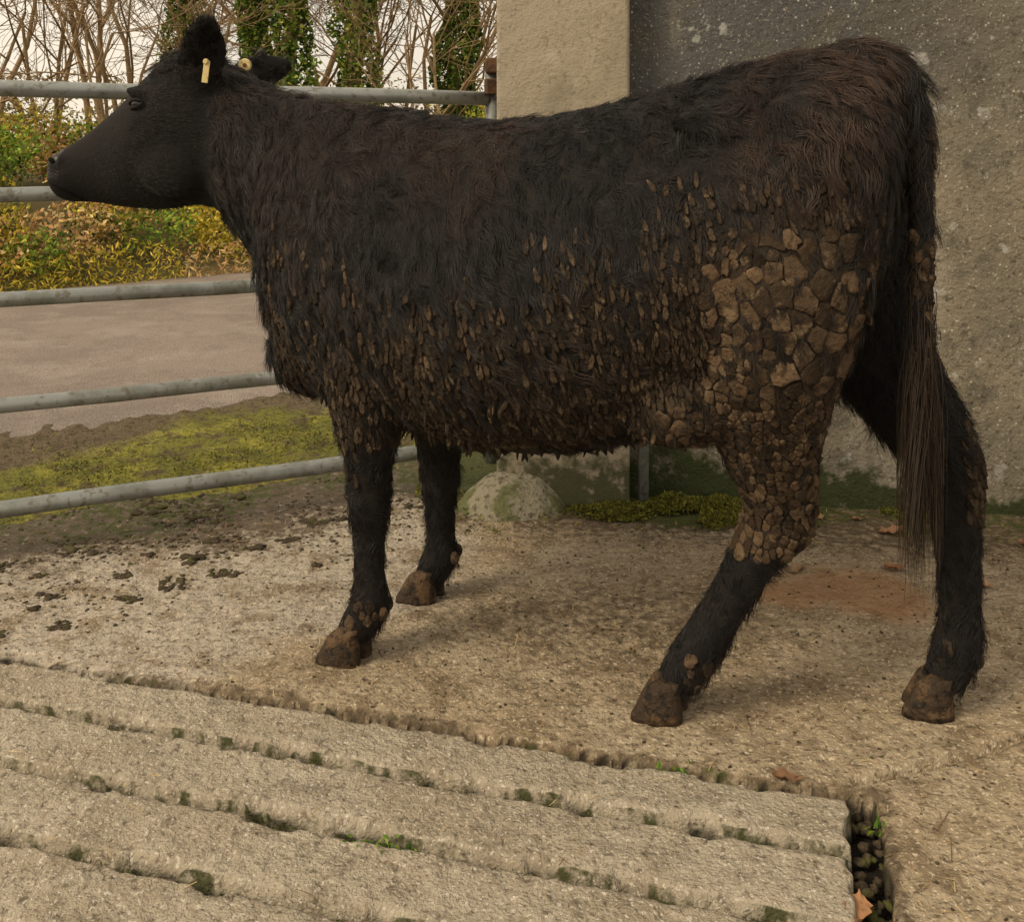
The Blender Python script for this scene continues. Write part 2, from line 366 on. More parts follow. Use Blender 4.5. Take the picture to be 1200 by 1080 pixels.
# ------------------------------------------------------------ scatter helpers
def ico(sub):
    bm=bmesh.new(); bmesh.ops.create_icosphere(bm,subdivisions=sub,radius=1)
    V=np.array([v.co[:] for v in bm.verts]); F=np.array([[v.index for v in f.verts] for f in bm.faces]); bm.free(); return V,F
IV,IF=ico(2)
def lumps(name,P,S,mat,flat=.6,parent=None,fcol=None,jit=.35):
    P=np.asarray(P);n=len(P);nv=len(IV)
    ang=rng.random(n)*6.28; V=np.repeat(IV[None],n,0)
    ph=rng.random((n,1,3))*50
    d=1+jit*(np.sin(V[:,:,0:1]*3.1+ph[:,:,0:1])*np.sin(V[:,:,1:2]*2.7+ph[:,:,1:2])+.6*np.sin(V[:,:,2:3]*4.3+ph[:,:,2:3])*np.sin(V[:,:,0:1]*5+ph[:,:,1:2]))
    d=d+.16*rng.normal(size=d.shape)
    V=V*d; st=1+.5*(rng.random((n,1))-.3)
    x=V[:,:,0]*st; y=V[:,:,1]; z=V[:,:,2]*flat
    c=np.cos(ang)[:,None]; s=np.sin(ang)[:,None]
    W=np.stack([x*c-y*s,x*s+y*c,z],-1)*np.asarray(S)[:,None,None]+P[:,None,:]
    F=(IF[None]+(np.arange(n)*nv)[:,None,None]).reshape(-1,3)
    fc=None
    if fcol is not None: fc=np.repeat(fcol,len(IF),0)
    return fast_mesh(name,W.reshape(-1,3),F,mat,True,parent,fc)
def frames(n,up=None,upw=0.):
    a=rng.normal(size=(n,3)); 
    if up is not None: a=a+up*upw
    a/=np.linalg.norm(a,axis=1,keepdims=True)
    b=rng.normal(size=(n,3)); b-= (b*a).sum(1,keepdims=True)*a; b/=np.linalg.norm(b,axis=1,keepdims=True)
    return a,b,np.cross(a,b)
def leaves(P,S,C,up=.3,asp=.55):
    n=len(P); nrm,u,v=frames(n,np.array([0,-.3,1.]),up)
    S=np.asarray(S)[:,None]
    q=np.stack([P-u*S,P+v*S*asp-nrm*S*.12,P+u*S,P-v*S*asp-nrm*S*.12],1)
    F=np.arange(n*4).reshape(n,4)
    return q.reshape(-1,3),F,C
def leafobj(name,parts,mat=None,parent=None):
    V=[];F=[];C=[];o=0
    for v,f,c in parts: V.append(v);F.append(f+o);C.append(c);o+=len(v)
    return fast_mesh(name,np.concatenate(V),np.concatenate(F),mat or M['leaf'],False,parent,np.concatenate(C))
def pick(pal,n,var=.25):
    pal=np.array(pal); c=pal[rng.integers(0,len(pal),n)]
    return np.clip(c*(1+var*rng.normal(size=(n,1))),.004,1)
def blobcloud(c,r,n,shell=.5):
    d=rng.normal(size=(n,3)); d/=np.linalg.norm(d,axis=1,keepdims=True)
    rad=(1-shell*rng.random((n,1))**1.5)
    k=1+.28*np.sin(d[:,0:1]*5+c[0]*7)*np.sin(d[:,2:3]*6+c[1]*5)+.15*np.sin(d[:,1:2]*11+c[0])
    return np.array(c)+d*rad*k*np.array(r)
def rq(q,c,z=0): return np.array([RD[0]*q+RN[0]*c,RD[1]*q+RN[1]*c,z])
# hedge
GY=[(.46,.38,.035),(.60,.46,.05),(.30,.28,.03),(.64,.48,.09)]
GG=[(.13,.25,.025),(.24,.36,.04),(.08,.14,.02),(.32,.38,.05)]
GD_=[(.06,.095,.02),(.10,.13,.025),(.15,.16,.035)]
BR=[(.50,.28,.11),(.62,.42,.19),(.30,.16,.07),(.56,.44,.21)]
parts=[]
for i in range(120):
    q=random.uniform(-4,12); dep=random.random()
    c=8.35+dep*1.8; z=.18+dep*.75+random.uniform(-.08,.12)
    r=random.uniform(.20,.40)
    pal=random.choices([GY,GG,GD_,BR],[.45,.2,.2,.15] if dep>.25 else [.40,.25,.05,.30])[0]
    n=int(850*(r/.3)**2)
    P=blobcloud(rq(q,c,z),(r*1.2,r*1.1,r*.8),n)
    parts.append(leaves(P,rng.uniform(.010,.030,n),pick(pal,n,.35)))
leafobj('hedge',parts)
parts=[]
n=18000
q=rng.uniform(-4,12,n); c=rng.uniform(8.02,8.7,n); z=rng.random(n)**1.6*.34*(.4+fbm(q,c,1.5,3,90))
P=np.stack([RD[0]*q+RN[0]*c,RD[1]*q+RN[1]*c,z],-1)
ng=fbm(q,c,.8,3,91)
C=np.where((ng>.5)[:,None],pick(GY,n),pick(BR,n)); parts.append(leaves(P,rng.uniform(.012,.040,n),C,.2,.22))
leafobj('bracken',parts)
parts=[]
for i in range(80):
    X=random.uniform(-11,3); Y=random.uniform(12.5,16); z=random.uniform(.5,1.25); r=random.uniform(.35,.75)
    pal=random.choices([GY,GD_,BR,GG],[.35,.25,.3,.1])[0]; n=650
    parts.append(leaves(blobcloud((X,Y,z),(r,r,r*.75),n),rng.uniform(.02,.05,n),pick(pal,n,.35)))
leafobj('roadside_scrub',parts)
# trees
def grow(p,d,ln,r,depth,segs,up=.12,spread=.75):
    steps=4
    for i in range(steps):
        d2=(d+Vector((random.gauss(0,.15),random.gauss(0,.15),random.gauss(0,.12)+up*.3))).normalized()
        p2=p+d2*ln/steps; r2=max(r*.86,.004)
        segs.append((p,p2,r,r2)); 
        if depth>0 and (i>0):
            for _ in range(random.choice((1,1,2))):
                sd=(d2+Vector((random.gauss(0,spread),random.gauss(0,spread),random.gauss(.1,spread*.7)))).normalized()
                grow(p2.copy(),sd,ln*random.uniform(.5,.75),max(r2*.55,.004),depth-1,segs,up,spread)
        p,d,r=p2,d2,r2
def segs_mesh(name,segs,parent=None,n=4):
    A=np.array([[*s[0]] for s in segs]);B=np.array([[*s[1]] for s in segs]);ra=np.array([s[2] for s in segs]);rb=np.array([s[3] for s in segs])
    T=B-A; T/=np.linalg.norm(T,axis=1,keepdims=True)+1e-9
    U=np.cross(T,np.array([.31,.87,.2])); U/=np.linalg.norm(U,axis=1,keepdims=True); W=np.cross(T,U)
    V=[]
    for P,rr in ((A,ra),(B,rb)):
        for k in range(n):
            t=2*math.pi*k/n; V.append(P+(U*math.cos(t)+W*math.sin(t))*rr[:,None])
    V=np.stack(V,1).reshape(-1,3); m=len(segs); base=(np.arange(m)*2*n)[:,None]
    F=np.concatenate([base+np.array([[k,(k+1)%n,n+(k+1)%n,n+k]]) for k in range(n)],0)
    return fast_mesh(name,V,F,M['bark'],True,parent)
for X,Y,h,r in [(-7.6,14,1.9,.05),(-6.6,12.6,1.6,.04),(-5.9,15.5,2.1,.07),(-5.2,13.2,1.7,.04),(-4.6,16,2.2,.06),(-4.0,14.5,1.9,.04),(-2.5,17,2.3,.06),(-1.7,15,1.8,.04),(-1.15,13.4,1.6,.035),(-.5,15.5,2.0,.05),(.4,14,1.9,.04),(-8.6,17,2.4,.08),(-6.2,19,2.5,.09),(-3.3,20,2.6,.08),(-1.3,20,2.6,.08),(-4.9,12.4,1.5,.035),(-1.4,16.5,2.,.05),(-7.2,16,2.1,.07),(-6.3,14.2,1.8,.05),(-5.6,17.5,2.2,.06),(-2.7,15.5,1.8,.04),(-8.,20,2.8,.10),(-5.,21,2.8,.10)]:
    segs=[]
    for s in range(2):
        grow(Vector((X+random.uniform(-.2,.2),Y+random.uniform(-.2,.2),.2)),Vector((random.gauss(0,.15),random.gauss(0,.15),1)).normalized(),h*1.5,r,4,segs)
    segs_mesh('bare_tree',segs)
for X,Y,wd,h in [(-3.62,14.3,.20,4.5),(-3.02,14.,.25,5.),(-2.12,14.,.26,5.),(-.78,15.,.28,3.0),(-5.3,16.5,.3,4.5)]:
    tr=empty('ivy_tree'); segs=[]
    grow(Vector((X,Y,h*.6)),Vector((0,0,1)),h*.7,.07,3,segs)
    pp=Vector((X,Y,-.05))
    for i in range(10):
        p2=Vector((X+.05*math.sin(i*1.3+X),Y,h*.6*(i+1)/10)); segs.append((pp,p2,.14-.006*i,.14-.006*(i+1))); pp=p2
    segs_mesh('trunk',segs,tr,8)
    n=7500; z=rng.random(n)*h; ang=rng.random(n)*6.283
    rad=wd*(.45+.95*vn(z*2.2+X,ang*1.2,3))*(.70+.5*rng.random(n))*(1-.3*(z/h)**3)
    P=np.stack([X+rad*np.cos(ang)+.05*np.sin(z*3+X),Y+rad*np.sin(ang),z+.3],-1)
    leafobj('ivy',[leaves(P,rng.uniform(.02,.045,n),pick([(.10,.19,.028),(.19,.28,.04),(.34,.36,.07),(.06,.10,.02)],n,.35),.3,.8)],None,tr)
parts=[];n=30000
X=rng.uniform(-60,60,n);Y=rng.uniform(42,50,n);z=rng.random(n)**1.3*(2.6+2.4*fbm(X,Y*0,.12,3,95))
parts.append(leaves(np.stack([X,Y,z],-1),rng.uniform(.06,.15,n),pick([(.26,.19,.10),(.33,.25,.13),(.20,.18,.08)],n),.2,.5))
leafobj('distant_trees',parts)
# ------------------------------------------------------------ COW
O=Vector((.55,1.98,0)); H=Vector((-.927,.375,0)); Lf=Vector((-.375,-.927,0)); UZ=Vector((0,0,1))
def catmull(rows,k):
    A=np.array(rows,dtype=float); out=[]
    for i in range(len(A)-1):
        p0=A[max(i-1,0)];p1=A[i];p2=A[i+1];p3=A[min(i+2,len(A)-1)]
        for j in range(k):
            t=j/k; out.append(.5*((2*p1)+(-p0+p2)*t+(2*p0-5*p1+4*p2-p3)*t*t+(-p0+3*p1-3*p2+p3)*t**3))
    out.append(A[-1]); return np.array(out)
def loft(secs,n=28):
    V=[];F=[]
    for (c,U,W,egg) in secs:
        for k in range(n):
            t=2*math.pi*k/n; s=math.sin(t); V.append(c+U*(math.cos(t)*(1-egg*s))+W*s)
    m=len(secs)
    for i in range(m-1):
        for k in range(n): F.append((i*n+k,i*n+(k+1)%n,(i+1)*n+(k+1)%n,(i+1)*n+k))
    F.append(tuple(range(n))[::-1]); F.append(tuple((m-1)*n+k for k in range(n)))
    return V,F
body=[]
tr=catmull([(-.185,1.16,1.00,.06,.0),(-.17,1.225,.90,.13,.05),(-.12,1.262,.78,.185,.06),(-.03,1.272,.68,.215,.10),(.08,1.253,.60,.235,.16),(.22,1.212,.535,.262,.18),
 (.40,1.166,.472,.295,.15),(.60,1.142,.450,.30,.13),(.76,1.154,.462,.272,.16),(.90,1.176,.482,.235,.18),(1.02,1.186,.515,.20,.15),(1.12,1.20,.575,.155,.05),(1.19,1.19,.66,.10,0)],5)
body.append(loft([(O+H*r[0]+UZ*((r[1]+r[2])/2),Lf*r[3],UZ*((r[1]-r[2])/2),r[4]) for r in tr]))
rows=[(*(O+H*.93)[:2],1.17,.60,.16,.15),(*(O+H*1.05)[:2],1.19,.64,.135,.12),(*(O+H*1.14)[:2],1.205,.725,.115,.1),(*(O+H*1.22)[:2],1.232,.80,.10,.08),(-.655,2.462,1.268,.885,.092,.05),
 (-.70,2.475,1.292,.93,.092,.0),(-.755,2.483,1.318,.945,.103,-.10),(-.82,2.489,1.312,.935,.108,-.16),(-.873,2.493,1.262,.934,.104,-.20),(-.93,2.497,1.205,.936,.084,-.12),(-.983,2.501,1.160,.944,.063,-.02),
 (-1.035,2.506,1.118,.950,.058,.0),(-1.075,2.510,1.092,.950,.063,.05),(-1.105,2.513,1.076,.960,.060,.08),(-1.122,2.514,1.058,.982,.045,.0)]
hd=catmull(rows,5)
secs=[]
for i,r in enumerate(hd):
    nxt=hd[min(i+1,len(hd)-1)]; prv=hd[max(i-1,0)]
    T=Vector((nxt[0]-prv[0],nxt[1]-prv[1],0)).normalized(); side=UZ.cross(T); 
    if side.dot(Lf)<0: side=-side
    secs.append((Vector((r[0],r[1],(r[2]+r[3])/2)),side*r[4],UZ*((r[2]-r[3])/2),r[5]))
body.append(loft(secs))
def limb(rows,k=5,n=20):
    A=catmull(rows,k); secs=[]
    for i,r in enumerate(A):
        a=A[min(i+1,len(A)-1)][:3]; b=A[max(i-1,0)][:3]; T=Vector(a-b).normalized()
        Wv=T.cross(Lf).normalized(); U=Wv.cross(T).normalized()
        secs.append((Vector(r[:3]),U*r[4],Wv*r[3],0))
    return loft(secs,n)
LEGS={'near_front':[(-.26,2.17,.86,.12,.07),(-.29,2.155,.70,.115,.085),(-.300,2.155,.57,.092,.07),(-.303,2.16,.48,.066,.055),(-.303,2.17,.40,.050,.046),(-.303,2.175,.325,.045,.044),(-.304,2.18,.26,.036,.035),(-.304,2.18,.18,.034,.033),(-.303,2.18,.12,.042,.040),(-.322,2.18,.075,.040,.038),(-.335,2.18,.05,.036,.036)],
'far_front':[(-.20,2.36,.70,.09,.07),(-.187,2.40,.56,.085,.065),(-.18,2.43,.45,.062,.055),(-.175,2.45,.36,.052,.048),(-.173,2.46,.28,.046,.044),(-.173,2.465,.22,.037,.035),(-.172,2.467,.15,.035,.034),(-.172,2.467,.105,.043,.04),(-.188,2.467,.07,.04,.038),(-.20,2.467,.045,.036,.036)],
'near_hind':[(.52,1.90,1.06,.14,.08),(.495,1.875,.95,.165,.105),(.475,1.865,.82,.165,.11),(.462,1.87,.70,.140,.10),(.468,1.885,.60,.112,.08),(.480,1.90,.52,.088,.062),(.500,1.92,.45,.071,.052),(.502,1.935,.385,.066,.048),(.458,1.945,.31,.048,.042),(.412,1.955,.22,.041,.038),(.368,1.962,.145,.044,.042),(.335,1.967,.09,.043,.04),(.315,1.97,.055,.038,.038)],
'far_hind':[(.64,2.09,1.05,.14,.08),(.655,2.08,.90,.15,.10),(.68,2.065,.78,.135,.09),(.725,2.05,.68,.112,.08),(.782,2.03,.585,.088,.066),(.836,2.01,.505,.072,.054),(.860,2.0,.44,.058,.046),(.862,1.99,.37,.047,.04),(.866,1.985,.28,.041,.037),(.868,1.985,.19,.039,.036),(.864,1.985,.125,.045,.042),(.848,1.985,.08,.042,.04),(.835,1.985,.05,.038,.038)]}
for r in LEGS.values(): body.append(limb(r))
TAIL=[(.62,1.950,1.235,.055,.055),(.680,1.915,1.245,.042,.045),(.722,1.895,1.205,.034,.036),(.744,1.882,1.11,.027,.029),(.748,1.874,.98,.023,.025),(.746,1.868,.84,.021,.022),(.743,1.866,.70,.017,.019),(.745,1.866,.58,.011,.012)]
body.append(limb(TAIL,5,14))
def ell(c,a,b,d,n=14):
    c=Vector(c); secs=[]
    for i in range(1,n):
        t=math.pi*i/n; secs.append((c-a*math.cos(t),b*math.sin(t),d*math.sin(t),0))
    return loft(secs,18)
def loc(s,t,z): return O+H*s+Lf*t+UZ*z
for sg in (1,-1):
    body.append(ell(loc(.90,.135*sg,.86),UZ*.23,H*.13,Lf*.085))
    body.append(ell(loc(.13,.145*sg,1.125),H*.08,Lf*.045,UZ*.045))
    body.append(ell(loc(-.02,.13*sg,.99),UZ*.20,H*.14,Lf*.09))
    body.append(ell(loc(.20,.15*sg,.62),H*.13,UZ*.09,Lf*.08))
body.append(ell(loc(1.08,0,.62),H*.12,Lf*.10,UZ*.11))
for sg in (1,-1):
    body.append(ell(Vector((-.80,2.49-.075*sg,1.05)),Vector((.085,0,0)),Vector((0,.035,0)),Vector((0,0,.085))))
    body.append(ell(Vector((-.878,2.492-.092*sg,1.212)),Vector((.032,0,-.008)),Vector((0,.018,0)),Vector((0,0,.014))))
    body.append(ell(Vector((-1.092,2.511-.046*sg,1.048)),Vector((.026,0,.0)),Vector((0,.022,0)),Vector((0,0,.024))))
def ear(base,tip,wide,thick,bend):
    base=Vector(base);tip=Vector(tip);ax=tip-base;wide=Vector(wide)
    wd=(wide-ax*(wide.dot(ax)/ax.length_squared)); nrm=ax.cross(wd).normalized(); secs=[]
    W=wd.length; wd.normalize()
    for i in range(11):
        t=i/10; pr=max(.12,math.sin(math.pi*(t*.80+.16))**.7) if i<10 else .18
        secs.append((base+ax*t+nrm*bend*math.sin(math.pi*t),wd*W*pr,nrm*thick*(1-.35*t),0))
    return loft(secs,16)
body.append(ear((-.738,2.405,1.225),(-.690,2.325,1.385),(.058,0.006,.0),.018,.012))
body.append(ear((-.70,2.56,1.25),(-.568,2.645,1.298),(.0,.0,.052),.018,-.012))
tmp=join_py('cow_tmp',body,M['hide'])
md=tmp.modifiers.new('r','REMESH'); md.mode='VOXEL'; md.voxel_size=.0085; md.use_smooth_shade=True
ms=tmp.modifiers.new('s','SMOOTH'); ms.factor=.5; ms.iterations=9
dg=bpy.context.evaluated_depsgraph_get(); dg.update()
me=bpy.data.meshes.new_from_object(tmp.evaluated_get(dg)); bpy.data.objects.remove(tmp)
me.name='body'; cow=empty('black_cow'); 
nv=len(me.vertices); BV=np.empty(nv*3); me.vertices.foreach_get('co',BV); BV=BV.reshape(-1,3)
On=np.array(O);Hn=np.array(H);Ln=np.array(Lf)
def local(P): D=P-On; return D@Hn,D@Ln,P[:,2]
def tailmask(P): return (P[:,0]>.705)&(P[:,1]<1.900)&(P[:,2]<1.10)
def mudmask(P):
    s,t,z=local(P); nz1=fbm(s,z+t,4,4,101); nz2=fbm(s+3,z+t,14,3,103); nz3=fbm(s+1,z+t,8,3,107)
    lim=.90+.28*(nz1-.5)-.05*np.clip((s-.5)/.5,0,1)
    belly=(1-sstep(lim-.22,lim+.04,z))**.6*((s>.14)&(s<1.14))
    belly=belly*(.40+.60*sstep(.36,.49,nz3))
    belly=belly*(1-.85*np.exp(-((s-.50)/.11)**2-((z-.84)/.06)**2))
    belly=belly*(1-.85*np.exp(-((s-.42)/.13)**2-((z-.69)/.065)**2))
    belly=belly*(1-.55*np.exp(-((s-.78)/.05)**2))
    belly=belly*(1-.30*sstep(.8,1.0,s))
    th=(1-sstep(.86,1.08,z+.16*(nz1-.5)-.06*sstep(.05,-.1,s)))*((s>-.16)&(s<=.24))
    th=th*(1-.85*(1-sstep(-.15,-.08,s+.05*(nz2-.5))))*(.55+.45*sstep(.34,.46,nz3+.25*(.95-z)))
    m=np.maximum(belly,th)
    m=m*(z>.45)
    hindnear=(P[:,1]<1.985)&(P[:,0]>.25)&(P[:,0]<.62)
    g=(hindnear&(z<.56)&(z>.33))*1.0
    g=g*sstep(.38,.50,nz2+.26*(z>.44)-.9*np.clip(P[:,0]-.49,0,1)*3)
    m=np.where(hindnear&(z<.56),g,m)
    m=np.where(hindnear&(z<.14)&(z>.06),.5*(nz2>.56),m)
    m=np.where((P[:,0]<.0)&(z<.47),.20*((nz2>.60)&(z>.38))+.25*((z<.125)&(z>.08)&(nz2>.56)),m)
    farh=(P[:,0]>.865)&(z>.36)&(z<.56)
    m=np.where((P[:,0]>.58)&(z<.95)&(P[:,1]>1.95),farh*.8+.3*((z<.13)&(nz2>.58)),m)
    m=np.where(tailmask(P),((z>.62)&(z<.92))*.7*(nz2>.38),m)
    m=np.where((t<0)&(z>.5),m*.8,m)
    return np.clip(m,0,1)
a=me.attributes.new('mudd','FLOAT','POINT'); a.data.foreach_set('value',mudmask(BV).astype(np.float32))
me.materials.clear(); me.materials.append(M['hide']); me.materials.append(M['nose'])
cc=np.empty(len(me.polygons)*3); me.polygons.foreach_get('center',cc); cc=cc.reshape(-1,3)
nosef=(cc[:,0]<-1.085)&(cc[:,2]>1.01)
me.polygons.foreach_set('material_index',nosef.astype(np.int32)); me.polygons.foreach_set('use_smooth',np.ones(len(cc),bool))
bodyo=link(bpy.data.objects.new('body',me),cow)
me.calc_loop_triangles()
TR=np.empty(len(me.loop_triangles)*3,dtype=np.int32); me.loop_triangles.foreach_get('vertices',TR); TR=TR.reshape(-1,3)
VN=np.empty(nv*3); me.vertices.foreach_get('normal',VN); VN=VN.reshape(-1,3)
bvh=BVHTree.FromPolygons([tuple(v) for v in BV],[tuple(int(i) for i in t) for t in TR])
ta=BV[TR]; area=.5*np.linalg.norm(np.cross(ta[:,1]-ta[:,0],ta[:,2]-ta[:,0]),axis=1); cum=np.cumsum(area)
def sample(n):
    i=np.searchsorted(cum,rng.random(n)*cum[-1]); i=np.clip(i,0,len(TR)-1)
    r1=np.sqrt(rng.random((n,1))); r2=rng.random((n,1)); w0=1-r1; w1=r1*(1-r2); w2=r1*r2
    P=w0*BV[TR[i,0]]+w1*BV[TR[i,1]]+w2*BV[TR[i,2]]; Nn=w0*VN[TR[i,0]]+w1*VN[TR[i,1]]+w2*VN[TR[i,2]]
    Nn/=np.linalg.norm(Nn,axis=1,keepdims=True)+1e-9
    return P,Nn
EYE=np.array([-.8795,2.41,1.186])
def build_hair(nh):
    P,Nn=sample(nh); s,t,z=local(P)
    head=P[:,0]<-.70; muzzle=P[:,0]<-1.0
    earm=((P[:,2]>1.268)&(P[:,0]>-.775)&(P[:,1]<2.42)&(P[:,0]<-.62))|((P[:,1]>2.585)&(P[:,2]>1.2))
    poll=(P[:,0]<-.68)&(P[:,0]>-.86)&(z>1.255)&~earm
    leg=(z<.5)&~tailmask(P)&~((s>.2)&(z>.43)&(P[:,1]<2.5)&(Nn[:,2]<-.3))
    SP,_=sample(7000); kd=kdtree.KDTree(len(SP))
    for i,p in enumerate(SP): kd.insert(p,i)
    kd.balance()
    si=np.fromiter((kd.find(p)[1] for p in P),dtype=np.int64,count=nh)
    sr=rng.normal(size=(len(SP),3))*.46
    sl_=rng.uniform(.55,1.55,len(SP)); slift=rng.random(len(SP))**2*.34; sph=rng.random(len(SP))*6.28
    sw=np.stack([fbm(SP[:,0]+SP[:,1],SP[:,2],5,3,200)-.5,fbm(SP[:,0],SP[:,2],5,3,201)-.5,fbm(SP[:,0],SP[:,2],5,3,202)-.5],-1)*2.0
    flow=np.tile(np.array(-H*.40-UZ*1.0),(nh,1))
    flow[head]=np.array(-H*.9-UZ*.35)
    flow[earm]=np.array((.1,-.2,.9))
    flow[leg]=np.array(-UZ*1.0-H*.1)
    k_=np.where(head&~poll,.35,1.)[:,None]
    flow=flow+sr[si]*k_+sw[si]*k_+rng.normal(size=(nh,3))*.18
    flow-= (flow*Nn).sum(1,keepdims=True)*Nn; flow/=np.linalg.norm(flow,axis=1,keepdims=True)+1e-9
    mud=mudmask(P)
    ln=np.full(nh,.037)
    ln=np.where(z>.95,.035,ln); ln=np.where(s>1.0,.033,ln)
    ln=np.where(leg,.021,ln); ln=np.where(head,.014,ln); ln=np.where((P[:,0]<-.90),.008,ln); ln=np.where(muzzle,.0045,ln)
    ln=np.where(earm,.025,ln); ln=np.where(poll,.036,ln)
    ln=np.where(tailmask(P),.026,ln); ln=np.where((P[:,0]>.68)&(z>1.1),.036,ln)
    ln=ln*(1-.5*mud)*rng.uniform(.6,1.25,nh)*np.where(head,1,sl_[si])
    de=np.linalg.norm(P-EYE,axis=1); ln=np.where(de<.030,.002,ln)
    keep=~((P[:,0]<-1.085)&(z>1.01))&(de>.019)&(z>.045)
    lift=np.where(leg|head,.25,.18)+rng.random(nh)*.20+np.where(leg|(head&~poll),0,slift[si])
    lift=np.where(z>1.12,lift+.12,lift)
    u=np.linspace(0,1,6)[None,:,None]
    L_=ln[:,None,None]
    grav=np.array([0,0,-1.])[None,None,:]
    sdv=np.cross(Nn,flow)
    pts=P[:,None,:]+L_*(flow[:,None,:]*u+Nn[:,None,:]*(lift[:,None,None]*u*(1-.45*u))+grav*.18*u*u)
    pts=pts+L_*sdv[:,None,:]*(np.sin(u*5.5+sph[si][:,None,None])-np.sin(sph[si])[:,None,None])*.11*np.where(head&~poll,.2,1.)[:,None,None]
    cl=np.where(leg,.55,.78)*(~head)+.15*head
    pts=pts+(SP[si]-P)[:,None,:]*(cl[:,None,None]*u**1.3)
    pts=pts-Nn[:,None,:]*.001
    top=sstep(.84,1.16,z+.2*(fbm(s,t,6,3,205)-.5))*(s<1.0)*(1-.45*sstep(.45,.8,s))
    nb=fbm(s,z+t,7,4,206); rr=rng.random(nh)
    brown=np.clip(top*sstep(.30,.62,nb)*.80+.10*sstep(.5,.7,nb)+.22*(s>1.0)*(s<1.35)*sstep(.45,.65,nb),0,1)
    brown=brown*(.4+.7*rr)*(.5+.6*sl_[si])
    c0=np.array([.0056,.0048,.0050]); c1=np.array([.052,.029,.019]); c2=np.array([.060,.041,.025])
    C=c0+(c1-c0)*brown[:,None]
    smear=.75*np.exp(-((s-.43)/.16)**2-((z-.69)/.09)**2)*(t>0)
    mm=(np.maximum(mud*.5,smear)*(rr>.40))[:,None]; C=C*(1-mm)+c2*mm
    C[earm|head]=np.array([.0055,.0046,.0044])
    C[poll]=np.array([.014,.009,.007])
    C*=rng.uniform(.6,1.5,(nh,1))
    return pts[keep],C[keep]
def hair_obj(name,ptslist,cols,r0,r1,parent):
    hc=bpy.data.hair_curves.new(name)
    sizes=[];allp=[];allr=[]
    for pts in ptslist:
        n,k,_=pts.shape; sizes+= [k]*n; allp.append(pts.reshape(-1,3)); allr.append(np.tile(np.linspace(r0,r1,k),n))
    hc.add_curves(sizes)
    A=np.concatenate(allp).astype(np.float32); hc.position_data.foreach_set('vector',A.ravel())
    ra=hc.attributes.get('radius') or hc.attributes.new('radius','FLOAT','POINT'); ra.data.foreach_set('value',np.concatenate(allr).astype(np.float32))
    ca=hc.attributes.new('hcol','FLOAT_COLOR','CURVE'); Cc=np.ones((len(sizes),4),dtype=np.float32); Cc[:,:3]=np.concatenate(cols)
    ca.data.foreach_set('color',Cc.ravel())
    hc.materials.append(M['hair'])
    return link(bpy.data.objects.new(name,hc),parent)
pts,C=build_hair(180000)
hair_obj('coat',[pts],[C],.00048,.00013,cow)
def tail_hair():
    A=catmull(TAIL,12); n=2000; i=rng.integers(14,len(A),n)
    i=np.where(rng.random(n)<.6,rng.integers(len(A)-30,len(A),n),i)
    base=A[i][:,:3]+rng.normal(size=(n,3))*A[i][:,3:4]*.5
    ln=np.where(base[:,2]<.84,rng.uniform(.08,.36,n),rng.uniform(.03,.06,n)); ln=np.minimum(ln,np.maximum(base[:,2]-rng.uniform(.25,.40,n),.03))
    k=10;u=np.linspace(0,1,k)[None,:,None]
    g=rng.integers(0,16,n); ga=rng.normal(size=(16,3))*np.array([.024,.016,.0])
    sway=ga[g][:,None,:]*u+np.sin(u*6+g[:,None,None])*np.array([.010,.006,0])
    out=rng.normal(size=(n,1,3))*.006*u
    pts=base[:,None,:]+np.array([0,0,-1.])*ln[:,None,None]*u+sway*(ln[:,None,None]/.3)+out
    cen=np.array([.738,1.862,0])
    pts[:,:,:2]=pts[:,:,:2]*(1-.5*u)+ (cen[:2]+ga[g][:,None,:2])*(.5*u)
    C=np.tile(np.array([.022,.015,.010]),(n,1))*rng.uniform(.3,2.4,(n,1)); return pts,C
tp,tcx=tail_hair(); hair_obj('tail_switch',[tp],[tcx],.0006,.0002,cow)
